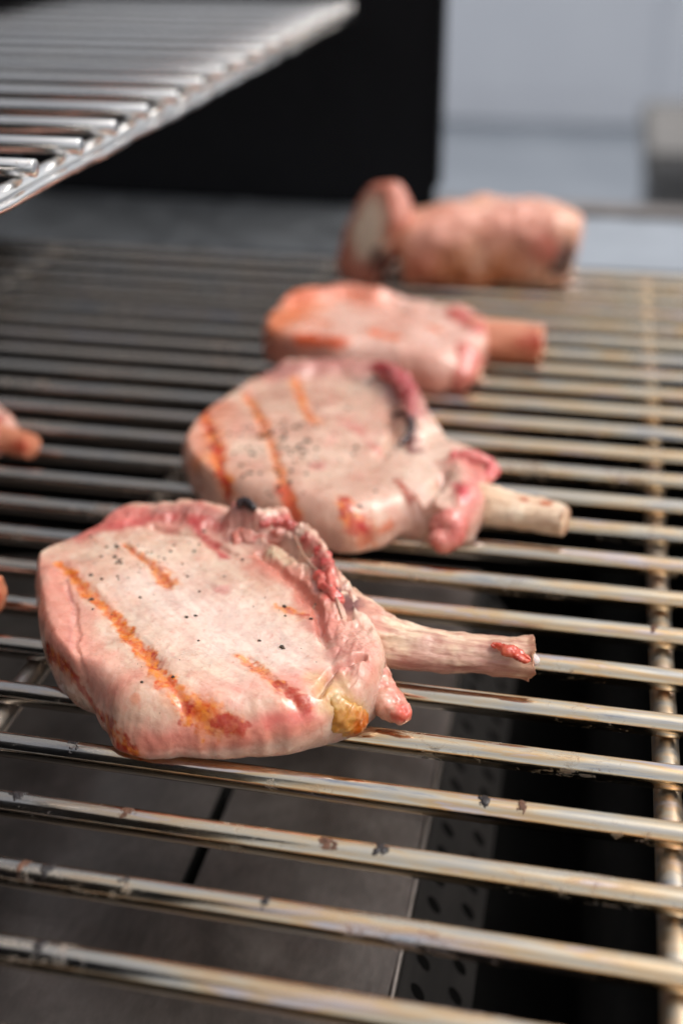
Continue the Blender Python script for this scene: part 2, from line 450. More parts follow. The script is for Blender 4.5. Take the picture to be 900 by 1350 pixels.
# ------------------------------------------------------------------ cooking grate
RR = .157
grate = thing('cooking_grate', 'stainless steel cooking grate of round heat tinted rods with the chops on it', 'grate', (-7, 20, -.5))
org = (-7, 20, -.5)
rodpath = [(x, 0, 0) for x in np.linspace(GX0+.3, GX1-.25, 9)]
V, F = tube(rodpath, [RR]*9, 28, bulge=.5)
rod0 = None
for n in range(-4, 24):
    y = 8.7063+n
    if rod0 is None:
        rod0 = mesh_obj('rod', V, F, M['rod'], grate, (0, 0, 0)); o = rod0
    else:
        o = rod0.copy(); COL.objects.link(o); o.parent = grate
    o.location = (np.array([0, y, 0])-np.array(org))*S
for X in (1.5287, -7.05, -15.2):
    mesh_obj('crossbar', *tube([(X, y, -.33) for y in np.linspace(3.6, 32, 6)], [.17]*6, 24), M['crossbar'], grate, org)

# crusts of burnt grease clinging to the rods, each curved round its rod
def crust(px, py, w, seed, name='burnt_crust', size=.9, m='char'):
    p = at(px, py, .1); n = round(p[1]-8.7063); y = 8.7063+n
    U, A = 34, 26; V, F = [], []
    rng = np.linspace(-1, 1, U); ang = np.linspace(-.75, 1.0, A)
    P = np.array([(u*w, a) for u in rng for a in ang])
    q = np.c_[P[:, 0]/w*1.0, P[:, 1]*1.2]
    nn = fbm(np.c_[q[:, 0]*1.1+q[:, 1]*.6, q[:, 1]*1.1-q[:, 0]*.5]+seed*7.31, 1.15, 5, seed, .65)
    hgt = .62-np.hypot(q[:, 0], q[:, 1]*.8)+nn*1.0
    r = RR+np.clip(hgt, -.2, .6)*.02+.003*(1+nn)
    r = np.where(hgt < 0, RR-.02, r)
    for (u, a), rr in zip(P, r):
        V.append((p[0]+u, y-math.sin(a)*rr, math.cos(a)*rr))
    return mesh_obj(name, np.array(V), grid_faces(U, A, False), M[m], grate, org)
for i, (x, y, w) in enumerate([(53, 1252, .07), (92, 992, .10), (34, 1142, .09), (64, 1150, .08), (166, 1165, .07), (686, 1073, .07), (638, 1068, .10), (500, 1129, .09), (158, 1092, .11), (22, 1055, .10), (338, 1230, .06), (860, 845, .07)]):
    crust(x, y, w*1.15, i+1, m='char' if i % 3 != 2 else 'crustbrown')
for i, (x, y, w) in enumerate([(430, 1122, .16)]):
    crust(x, y, w, 31+i, m='crustbrown')

# ------------------------------------------------------------------ warming rack, upper left
RZ = 6.0; RP = 1.478; RY0 = 15.43-RP; TIPX = -7.43
rack = thing('warming_rack', 'raised stainless warming rack with cut rod ends at the upper left', 'rack', (-12, 24, RZ))
org = (-12, 24, RZ)
V, F = tube([(x, 0, 0) for x in np.linspace(-17.5, TIPX-.02, 7)], [.125]*7, 24, bulge=.18)
r0 = None
for n in range(-4, 17):
    if r0 is None: r0 = mesh_obj('rod', V, F, M['rack'], rack, (0, 0, 0)); o = r0
    else: o = r0.copy(); COL.objects.link(o); o.parent = rack
    jit = random.Random(n).uniform(-.03, .03)
    o.location = (np.array([jit, RY0+n*RP, RZ])-np.array(org))*S
YR0, YR1 = RY0-4*RP-.4, RY0+16*RP+.35
mesh_obj('support_bar', *tube([(-7.75, y, RZ-.27) for y in np.linspace(YR0, YR1, 5)], [.15]*5, 20), M['rack'], rack, org)
mesh_obj('support_bar', *tube([(-16.9, y, RZ-.27) for y in np.linspace(YR0, YR1, 5)], [.15]*5, 20), M['rack'], rack, org)
def rail():
    xe_ = at(180, 185, RZ-.40)[0]
    pr = [(-7.62, RZ-.30), (xe_-.40, RZ-.30), (xe_-.14, RZ-.30), (xe_-.05, RZ-.27), (xe_, RZ-.31), (xe_, RZ-.40), (xe_-.10, RZ-.41), (-7.62, RZ-.38)]
    ys = np.linspace(YR0, YR1, 160); V = []
    for y in ys:
        for i, (x, z) in enumerate(pr):
            V.append((x+.025*noise(np.array([[y*1.7, i*.3, 1]]), 1, 5)[0], y, z+.02*noise(np.array([[y*2.1, i*.3, 7]]), 1, 9)[0]))
    F = grid_faces(len(ys), len(pr)); F += [list(range(len(pr))), [len(V)-1-k for k in range(len(pr))]]
    return np.array(V), F
mesh_obj('edge_rail', *rail(), M['rail'] if 'rail' in M else M['rack'], rack, org)
for yy in (YR0+.6, YR1-.6):
    mesh_obj('wall_bracket', *box(-19.4, -16.7, yy-.25, yy+.25, RZ-.75, RZ-.45, .05), M['rack'], rack, org, False)

# ------------------------------------------------------------------ pork chops
ZB = .145                       # where the meat lies on the rods
def project(V):
    d = np.asarray(V)-CAM; z = d@cf
    return np.c_[450+FPX*(d@cr)/z, 675-FPX*(d@cu)/z], z

def surface_points(V, px):
    """where on a finished surface the marks of the photograph lie (nearest to the viewer)"""
    P, z = project(V); out = []
    for q in px:
        d = np.hypot(P[:, 0]-q[0], P[:, 1]-q[1]); m = d < 5
        if not m.any(): m = d < d.min()+3
        i = np.where(m)[0]; out.append(V[i[np.argmin(z[i])]])
    return np.array(out)

class Flesh:
    """paint and sculpt masks over a chop; sculpting works in plan, paint lies on the finished surface"""
    def __init__(s, xy, ztop=1.0, seed=0, V=None):
        s.V = V; p = xy if V is None else V
        w = [fbm(p, 2.2, 4, seed+3), fbm(p, 2.2, 4, seed+9)]
        if V is not None: w.append(fbm(p, 2.2, 4, seed+13))
        s.q = p + .06*np.stack(w, 1)
        s.xy = p; s.z = ztop; s.seed = seed
    def mask(s, px, w, soft=.5, rough=.35, scale=5, seed=0, z=None):
        if s.V is None: pts = np.array([at(x, y, s.z if z is None else z)[:2] for x, y in px])
        else: pts = surface_points(s.V, px)
        d, t = polydist(s.q, pts)
        ww = w if not np.ndim(w) else np.interp(t, np.linspace(0, 1, len(w)), w)
        n = fbm(s.xy, scale, 4, s.seed+seed)
        return 1-sstep(1-soft, 1+.001, d/ww+rough*n)
    def sear(s, col, px, w, seed=0, k=1.0, red=.3):
        """a grill mark: crusty, uneven, orange to dark red, with a peach halo"""
        px = [tuple(q) for q in crspline(np.array(px, float), 4*len(px))]; w = np.interp(np.linspace(0, 1, len(px)), np.linspace(0, 1, np.size(w)), np.atleast_1d(w))
        m = (s.mask(px, w*2.0, 1, .5, 5, seed)*.45*k)[:, None]; col[:] = col*(1-m)+lin((230, 172, 136))*m
        t = sstep(-.25, .35, fbm(s.xy, 13, 4, seed+1, .65))[:, None]
        c = lin((228, 148, 66))*(1-t)+lin((210, 102, 40))*t
        t = (sstep(.55-red, .75-red, fbm(s.xy, 9, 4, seed+2, .6)+.25)*.9)[:, None]; c = c*(1-t)+lin((176, 44, 26))*t
        m = (s.mask(px, w*1.25, .6, .9, 11, seed+3)*k*(.72+.28*sstep(-.3, .2, fbm(s.xy, 22, 3, seed+4))))[:, None]
        col[:] = col*(1-m)+c*m
    def paint(s, col, px, w, rgb, k=1.0, soft=.6, rough=.45, scale=5, seed=0):
        m = (s.mask(px, np.multiply(w, 1.22), soft, rough, scale, seed)*k)[:, None]
        col[:] = col*(1-m)+lin(rgb)*m

def chop_surface(rim, centre, cz, nseg, ntop, nside, er, hfun, seed):
    """closed lump from a silhouette [(x, y, height)]; hfun(xy) is the height of the top face"""
    R = np.array([at(x, y, z)[:2] for x, y, z in rim]); R = crspline(R, nseg, True)
    R = R + .035*np.c_[fbm(R, 2.5, 4, seed+21), fbm(R, 2.5, 4, seed+22)]
    c = at(*centre, cz)[:2]
    rings = []; kinds = []
    L = np.linalg.norm(R-c, axis=1)
    for s in np.linspace(.004, 1, ntop):
        t = 1-(1-s)**1.7
        rings.append(c+(R-c)*t); kinds.append(np.full(nseg, t))
    T = np.array(kinds); XY = np.array(rings)
    H = hfun(XY.reshape(-1, 2)).reshape(ntop, nseg)
    d = L[None]*(1-T)
    dr = (R-c)/L[:, None]
    er = er*(.45+1.0*sstep(.2, .95, -dr[:, 1]+.25*dr[:, 0]))
    fm = .62-.30*sstep(.2, .95, -dr[:, 1])
    e = np.clip(d/er[None], 0, 1); prof = np.sqrt(np.clip(1-(1-e)**2.2, 0, 1))
    fm = fm+.16*fbm(R, 2.2, 3, seed+51)
    mid = ZB+fm*(H[-1]-ZB)
    Z = mid[None]+(H-mid[None])*prof
    Vt = np.dstack([XY, Z]).reshape(-1, 3)
    low = []
    nrm = (R-c)/L[:, None]
    for u in np.linspace(0, 1, nside+1)[1:]:
        ins = (.30*er*(1-math.sqrt(max(0, 1-u**2.2)))*2.2 - .015*math.sin(math.pi*u))[:, None]
        xy = R-nrm*ins
        low.append(np.c_[xy, mid+(ZB-mid)*u])
    Vl = np.vstack(low)
    V = np.vstack([Vt, Vl, [[c[0], c[1], ZB]]])
    F = grid_faces(ntop+nside, nseg)
    last = (ntop+nside-1)*nseg
    F += [[last+k, last+(k+1) % nseg, len(V)-1] for k in range(nseg)]
    F.append([k for k in range(nseg)][::-1])
    side = np.r_[1-prof.ravel(), np.ones(len(Vl)+1)]
    # wrinkle the side walls
    sd = side[:len(Vt)+len(Vl)] > .2
    w = fbm(V*[1, 1, .5], 2.4, 3, seed+31)*.05+fbm(V, 11, 3, seed+33)*.005
    nv = np.zeros_like(V); nv[:, :2] = V[:, :2]-c; nv /= np.linalg.norm(nv, axis=1)[:, None]+1e-6
    k = sstep(.1, .6, side)
    V = V+nv*(w*k)[:, None]
    return V, [q[::-1] for q in F], side

def endr(V, C):
    """the sawn end of a bone: darker, browned, uneven rim"""
    x = V[:, 0]; m = (sstep(x.max()-.20, x.max()-.05, x+.14*fbm(V, 5, 3, 8))*.7)[:, None]; C[:] = C*(1-m)+lin((150, 100, 70))*m

def fib(V, C):
    m = (sstep(.05, .4, fbm(V*[.5, 5, 5], 1.6, 5, 166, .65))*.35)[:, None]; C[:] = C*(1-m)+lin((200, 146, 112))*m

def lump(name, path, radii, parent, org, colours, m='meat', amp=.06, scale=3.5, seed=0, n=None, seg=36, flat=1.0, bulge=.7, boxy=1.0, paintf=None):
    P = [at(*q) if not isinstance(q, np.ndarray) else q for q in path]
    V, F = tube(P, radii, seg, flat, amp, scale, seed, n=n or 8*len(path), bulge=bulge, boxy=boxy, ridge=.05 if m == 'bone' else 0.0)
    if m == 'bone':          # a sawn end is never flat
        xm = V[:, 0].max(); V[:, 0] += sstep(xm-.12, xm-.03, V[:, 0])*.10*fbm(V, 5, 3, seed+40)
    c0, c1 = lin(colours[0]), lin(colours[1])
    t = sstep(-.4, .4, fbm(V, scale*1.1, 4, seed+5))[:, None]
    C = c0*(1-t)+c1*t
    if len(colours) > 2:
        t2 = sstep(.15, .5, fbm(V, scale*1.7, 4, seed+77))[:, None]; C = C*(1-t2)+lin(colours[2])*t2
    if paintf: paintf(V, C)
    return mesh_obj(name, V, F, M[m], parent, org, cols=C)

def on(V, px, sink):
    """points just under the surface below marks of the photograph"""
    P = surface_points(V, px); return [p-np.array([0, 0, k])+cf*[1, 1, 0]*k*.6 for p, k in zip(P, sink)]

def blob(V, C, p, r, rgb, k=1.0, seed=0):
    p = at(*p) if len(p) == 3 else surface_points(V, [p])[0]
    d = np.linalg.norm(V-p, axis=1)/r+.4*fbm(V, 7, 3, seed)
    m = ((1-sstep(.45, 1, d))*k)[:, None]; C[:] = C*(1-m)+lin(rgb)*m

def flakes(name, pts, zfun, parent, org, seed, smin=.012, smax=.03):
    smin = .006
    """pepper: tiny uneven flakes lying on the meat"""
    rng = random.Random(seed); V, F = [], []
    for (x, y) in pts:
        p = at(x, y, 1.0); zz = zfun(np.array([[p[0], p[1]]]))[0]; p = at(x, y, zz); zz = zfun(np.array([[p[0], p[1]]]))[0]
        r = smin+(smax-smin)*rng.random()**1.6; o = len(V); n = 6; a0 = rng.random()*6
        for ring, (k, h) in enumerate(((1, -.01), (.9, .5), (.45, .9))):
            for i in range(n):
                a = a0+i*2*math.pi/n; rr = r*k*rng.uniform(.7, 1.25)
                V.append((p[0]+math.cos(a)*rr*1.25, p[1]+math.sin(a)*rr, zz+h*r))
        for ring in (0, 1):
            for i in range(n): F.append([o+ring*n+i, o+ring*n+(i+1) % n, o+(ring+1)*n+(i+1) % n, o+(ring+1)*n+i])
        F.append([o+2*n+i for i in range(n)])
    ob = mesh_obj(name, np.array(V), F, M['pepper'], parent, org, False); ob['kind'] = 'stuff'; return ob

GROUP = 'pork rib chops on the grate'
# ---- the front chop
def front_chop():
    rim = [(48, 745, .75), (60, 718, .9), (95, 695, 1.0), (140, 672, 1.0), (185, 657, 1.0), (230, 653, 1.0), (280, 660, 1.05), (330, 672, 1.1), (375, 686, 1.05),
           (412, 706, 1.0), (440, 738, .95), (458, 768, .9), (476, 800, .8), (498, 838, .7), (506, 880, .6), (503, 915, .5), (478, 955, .4), (440, 975, .35), (405, 990, .3), (350, 1002, .25),
           (290, 1006, .22), (235, 1004, .22), (180, 1000, .25), (150, 978, .35), (128, 950, .25), (92, 925, .22), (66, 880, .4), (54, 820, .55)]
    cx = (270, 835)
    def shape(xy):
        A = Flesh(xy, 1.0, 11)
        c = at(270, 820, 1)[:2]; r = np.linalg.norm((xy-c)*[1, 1.0], axis=1)
        h = 1.0-.010*r**2 + .06*fbm(xy, .8, 3, 5)+.030*fbm(xy, 2.0, 3, 6)+.004*fbm(xy, 9, 3, 7)
        h += .003*fbm(xy*[1, .35], 12, 3, 8)
        # front slopes down to the rods, left edge too
        h -= .26*A.mask([(140, 985), (250, 1010), (380, 1000), (470, 965)], .62, .8, .2, 3)
        h -= .06*A.mask([(60, 880), (110, 935), (150, 985)], .6, 1, .1)
        h -= .34*A.mask([(62, 890), (92, 938), (118, 975)], .27, .45, .15, 5, 20)
        # raised back edge with gristle folds
        h += .16*A.mask([(160, 672), (240, 670), (320, 690), (400, 720), (455, 790)], .55, 1, .3, 3)
        h += .20*A.mask([(310, 690), (345, 702), (378, 694)], .26, .9, .35, 4, 1)
        h -= .20*A.mask([(352, 716), (385, 728), (400, 742)], .14, 1, .3, 5, 2)
        h += .14*A.mask([(402, 715), (425, 738)], .20, .8, .5, 6, 3)
        h += .13*A.mask([(425, 752), (440, 785)], .17, .8, .3, 6, 4)
        h -= .10*A.mask([(345, 732), (385, 765), (415, 800), (430, 850)], .10, 1, .4, 5, 5)
        h -= .10*A.mask([(455, 790), (462, 815)], .10, 1, .3, 6, 6)
        h -= .06*A.mask([(205, 690), (260, 705), (310, 730)], .10, 1, .5, 5, 7)
        h += .10*A.mask([(470, 850), (490, 895)], .4, 1, .3, 4, 8)
        h -= .12*A.mask([(418, 905), (440, 880), (480, 872)], .10, 1, .3, 4, 9)
        # the grill marks sink in
        for px, w in (([(78, 740), (150, 810), (235, 915), (310, 960)], .13), ([(165, 715), (222, 768)], .12), ([(325, 868), (400, 925)], .13)):
            h -= .035*A.mask(px, w, 1, .4, 6)
        h -= .030*A.mask([(88, 760), (100, 800), (96, 850), (130, 905)], .07, 1, .5, 5, 12)
        h += .05*A.mask([(64, 750), (72, 820), (82, 860)], .3, 1, .2, 3, 13)
        h += .10*np.abs(fbm(xy*[1, .6], 4, 4, 44))*A.mask([(230, 665), (320, 690), (400, 720), (450, 800), (490, 880)], .55, .6, .3, 3, 14)
        return h
    V, F, side = chop_surface(rim, cx, .9, 620, 150, 26, .32, shape, 1)
    A = Flesh(V[:, :2], 1.0, 11, V); xy = V[:, :2]
    t = sstep(-.5, .5, fbm(xy, 1.3, 4, 61))[:, None]
    C = lin((212, 176, 156))*(1-t)+lin((226, 203, 184))*t
    t = sstep(.05, .5, fbm(xy*[1, .45], 6, 4, 62))[:, None]*.5; C = C*(1-t)+lin((233, 215, 198))*t
    t = sstep(.1, .5, fbm(xy, 2.4, 4, 63))[:, None]*.45; C = C*(1-t)+lin((218, 166, 146))*t
    # translucent, paler side wall
    back = A.mask([(150, 672), (230, 660), (320, 680), (400, 715), (460, 790)], .5, .7, .4)
    sd = (sstep(.5, .95, side)*(1-.85*back)*sstep(-.3, .3, fbm(V, 2.0, 3, 91)+.25)*.8)[:, None]; C = C*(1-sd)+lin((206, 178, 164))*sd
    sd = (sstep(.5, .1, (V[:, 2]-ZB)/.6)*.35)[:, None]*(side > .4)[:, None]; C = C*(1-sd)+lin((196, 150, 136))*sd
    P = A.paint
    P(C, [(210, 770), (290, 830), (360, 850)], .95, (236, 218, 207), .8, 1, .35, 2.2, 90)
    P(C, [(60, 745), (72, 800), (88, 855), (130, 920)], .50, (218, 152, 136), .8, .9, .4, 3, 1)
    P(C, [(190, 980), (250, 972), (330, 972), (410, 945)], .26, (222, 140, 124), .85, .9, .4, 3, 2)
    P(C, [(88, 760), (100, 800), (96, 850)], .06, (196, 140, 134), .5, 1, .6, 5, 3)
    P(C, [(150, 905), (180, 885)], .3, (228, 160, 142), .6, 1, .5, 4, 4)
    P(C, [(110, 695), (170, 675), (240, 675), (305, 690)], .36, (198, 122, 112), .9, .7, .5, 3, 5)
    P(C, [(150, 690), (230, 672), (290, 690)], .10, (190, 84, 80), .7, .9, 1.0, 7, 55)
    P(C, [(210, 668), (250, 665), (310, 672)], .16, (178, 138, 128), .7, 1, .5, 4, 6)
    P(C, [(130, 690), (180, 675)], .2, (214, 120, 112), .5, 1, .6, 5, 7)
    P(C, [(252, 682), (270, 702), (300, 728)], .10, (190, 70, 70), .8, 1, .8, 7, 8)
    P(C, [(310, 692), (345, 712), (380, 700)], .38, (188, 148, 134), .8, .9, .4, 4, 9)
    P(C, [(352, 690), (385, 682)], .13, (196, 84, 76), .8, 1, .8, 8, 10)
    P(C, [(345, 735), (390, 770), (425, 820)], .34, (206, 136, 118), .9, .8, .4, 4, 11)
    P(C, [(420, 820), (450, 850)], .25, (196, 128, 116), .7, .9, .6, 5, 56)
    P(C, [(362, 722), (388, 734)], .15, (205, 182, 154), .85, .8, .5, 5, 12)
    P(C, [(402, 715), (428, 742)], .19, (206, 110, 104), .85, .8, .7, 7, 13)
    P(C, [(425, 755), (440, 782)], .17, (220, 116, 104), .9, .7, .4, 6, 14)
    P(C, [(452, 780), (460, 800)], .09, (84, 44, 54), .9, .8, .5, 7, 15)
    P(C, [(410, 705), (440, 740), (460, 775)], .09, (150, 96, 84), .6, 1, .8, 6, 16)
    P(C, [(460, 830), (485, 870)], .45, (216, 150, 136), .6, 1, .5, 4, 17)
    P(C, [(385, 895), (440, 890)], .34, (224, 138, 128), .65, 1, .5, 4, 18)
    P(C, [(280, 905), (350, 900)], .3, (230, 166, 152), .5, 1, .5, 4, 19)
    # grill marks
    A.sear(C, [(78, 738), (110, 772), (150, 812), (195, 865), (235, 912), (275, 945)], [.06, .09, .10, .10, .13, .2], 20, 1.0, .0)
    A.sear(C, [(248, 930), (280, 950), (300, 955)], [.16, .2, .12], 22, 1, .15)
    A.sear(C, [(285, 958), (305, 962), (325, 960)], [.12, .13, .07], 24, .95, .75)
    A.sear(C, [(165, 715), (195, 738), (222, 768)], [.05, .09, .12], 26, .85, .0)
    A.sear(C, [(365, 795), (395, 810)], [.06, .09], 28, .85, .25)
    A.sear(C, [(320, 862), (340, 878), (362, 898)], [.07, .09, .06], 30, .8, .1)
    A.sear(C, [(362, 898), (385, 915), (404, 928)], [.06, .11, .08], 32, .9, .8)
    P(C, [(420, 920), (405, 940), (360, 955)], .10, (216, 100, 90), .5, 1, .6, 6, 29)
    # seared left edge and corner
    A.sear(C, [(58, 862), (85, 885), (108, 915), (132, 952)], [.10, .10, .07, .05], 40, .95, .6)
    A.sear(C, [(140, 960), (156, 985), (175, 1000)], [.12, .16, .12], 42, 1, .4)
    P(C, [(426, 902), (448, 918), (470, 940)], [.26, .34, .28], (214, 182, 142), .85, 1, .4, 5, 43)
    P(C, [(436, 915), (452, 928), (470, 945)], [.16, .24, .22], (204, 156, 84), .9, .9, .5, 6, 45)
    P(C, [(462, 942), (476, 956), (484, 966)], [.12, .16, .10], (190, 108, 26), .9, .8, .6, 8, 44)
    P(C, [(292, 773)], .13, (206, 150, 142), .7, .5, .3, 6, 34)
    P(C, [(180, 914)], .07, (214, 150, 120), .7, .6, .4, 8, 35)
    wx = V+.5*np.stack([fbm(xy, .5, 2, 201), fbm(xy, .5, 2, 202), 0*side], 1)
    an = .9; fx = np.stack([(wx[:, 0]*math.cos(an)+wx[:, 1]*math.sin(an))*1.0, (-wx[:, 0]*math.sin(an)+wx[:, 1]*math.cos(an))*.16, wx[:, 2]], 1)
    fi = fbm(fx, 9, 4, 203, .65)[:, None]; C = C*(1+.22*fi*[.6, 1, 1])
    sp = (sstep(.35, .6, fbm(xy, 16, 3, 70))*.25)[:, None]; C = C*(1-sp)+lin((206, 130, 116))*sp
    o0 = at(270, 850, ZB)
    root = thing('pork_chop', 'nearest and largest pork chop with a long orange sear stripe and curved bare bone', 'pork chop', o0, GROUP)
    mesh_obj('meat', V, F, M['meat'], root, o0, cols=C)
    # rib bone
    def pb(Vv, Cc):
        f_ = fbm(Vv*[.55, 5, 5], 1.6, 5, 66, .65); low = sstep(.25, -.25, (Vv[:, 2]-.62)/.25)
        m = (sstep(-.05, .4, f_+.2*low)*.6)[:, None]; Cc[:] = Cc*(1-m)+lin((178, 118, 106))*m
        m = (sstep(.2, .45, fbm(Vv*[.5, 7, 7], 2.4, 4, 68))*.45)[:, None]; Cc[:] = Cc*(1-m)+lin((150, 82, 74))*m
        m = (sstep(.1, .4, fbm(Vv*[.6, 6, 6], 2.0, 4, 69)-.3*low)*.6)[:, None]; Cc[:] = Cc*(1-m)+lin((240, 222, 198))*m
        endr(Vv, Cc); blob(Vv, Cc, (668, 858, .95), .24, (196, 74, 44), .95, 3); blob(Vv, Cc, (692, 866, .85), .2, (206, 100, 70), .9, 4)
        blob(Vv, Cc, (470, 815, 1.0), .55, (206, 148, 132), .75, 15); blob(Vv, Cc, (462, 800, 1.0), .22, (96, 50, 56), .8, 16); blob(Vv, Cc, (492, 842, .95), .2, (212, 92, 74), .8, 5); blob(Vv, Cc, (560, 880, .5), .5, (190, 140, 132), .6, 6)
        blob(Vv, Cc, (640, 885, .5), .5, (186, 140, 130), .6, 8)
    lump('rib_bone', [(440, 806, .70), (472, 832, .64), (515, 848, .60), (570, 859, .57), (630, 864, .57), (680, 866, .60), (701, 867, .60)], [.44, .43, .36, .29, .255, .258, .295],
         root, o0, [(234, 212, 188), (224, 192, 168), (242, 224, 202)], 'bone', .04, 3.0, 7, 170, 84, .92, .05, paintf=pb)
    lump('meat_scrap', [(650, 851, .84), (672, 856, .85), (694, 868, .80)], [.05, .10, .09], root, o0, [(196, 84, 56), (210, 120, 90), (176, 60, 40)], 'fat', .09, 7, 12, 36, 36, .6)
    lump('marrow', [(697, 868, .62), (706, 872, .60)], [.12, .07], root, o0, [(200, 196, 196), (220, 214, 210)], 'fat', .02, 6, 13, 8, 20)
    # lobes of fat and meat at the lower right
    def yf(Vv, Cc): blob(Vv, Cc, (474, 955, .5), .26, (186, 96, 18), .85, 9); blob(Vv, Cc, (440, 905, .9), .24, (206, 186, 150), .7, 10); blob(Vv, Cc, (420, 915, .7), .25, (218, 170, 150), .8, 11)
    lump('fat_lump', on(V, [(436, 912), (448, 920), (460, 932), (472, 948)], [.12, .19, .21, .15]), [.15, .24, .26, .18], root, o0, [(206, 168, 104), (200, 146, 62), (216, 178, 120)], 'fat', .07, 6, 21, 50, 56, .95, paintf=yf)
    lump('meat_nub', [(462, 882, .60), (486, 896, .56), (508, 918, .50), (529, 944, .44)], [.33, .29, .21, .12], root, o0, [(224, 178, 158), (214, 152, 136), (228, 190, 172)], 'meat', .12, 4.5, 22, 60, 48, paintf=lambda Vv, Cc: blob(Vv, Cc, (532, 945, .5), .2, (206, 76, 58), .7, 2))
    lump('meat_curl', on(V, [(308, 716), (313, 698), (332, 704), (356, 708), (376, 696)], [.05, .05, .06, .07, .05]), [.06, .09, .12, .13, .09], root, o0, [(196, 146, 132), (206, 132, 116), (190, 92, 82)], 'meat', .09, 6, 23, 60, 36)
    lump('gristle', on(V, [(345, 690), (365, 684), (386, 692)], [.05, .06, .05]), [.06, .10, .06], root, o0, [(190, 110, 98), (176, 70, 64), (210, 150, 130)], 'meat', .09, 9, 24, 36, 30)
    lump('gristle', on(V, [(396, 706), (416, 722), (432, 744)], [.075, .09, .075]), [.06, .11, .07], root, o0, [(208, 116, 106), (190, 78, 76), (218, 150, 136)], 'meat', .09, 8, 25, 44, 36)
    lump('gristle', on(V, [(414, 750), (428, 766), (446, 788)], [.07, .085, .07]), [.06, .10, .07], root, o0, [(218, 122, 110), (210, 100, 92), (226, 150, 136)], 'meat', .08, 7, 26, 40, 36)
    lump('sinew', on(V, [(385, 705), (405, 735), (432, 775), (455, 812)], [0, 0, 0, 0]), [.014, .02, .022, .016], root, o0, [(200, 168, 148), (186, 140, 124)], 'fat', .02, 8, 27, 40, 12)
    lump('charred_tip', on(V, [(312, 664), (322, 662), (332, 668)], [-.04, -.05, -.02]), [.06, .09, .05], root, o0, [(26, 20, 22), (50, 36, 36)], 'fat', .03, 9, 28, 12, 16)
    rng = random.Random(4)
    pts = [(263, 780), (258, 812), (246, 814), (342, 845), (373, 855), (371, 853), (397, 855), (417, 873), (237, 870), (211, 940), (334, 800), (330, 672), (375, 800), (376, 812), (410, 816), (247, 760), (243, 757), (225, 727), (118, 790), (296, 760), (262, 845)]
    pts += [(rng.gauss(180, 45), rng.gauss(735, 22)) for _ in range(46)] + [(rng.uniform(110, 420), rng.uniform(710, 900)) for _ in range(22)]
    flakes('pepper_flakes', pts, shape, root, o0, 5, .008, .030)
    return root

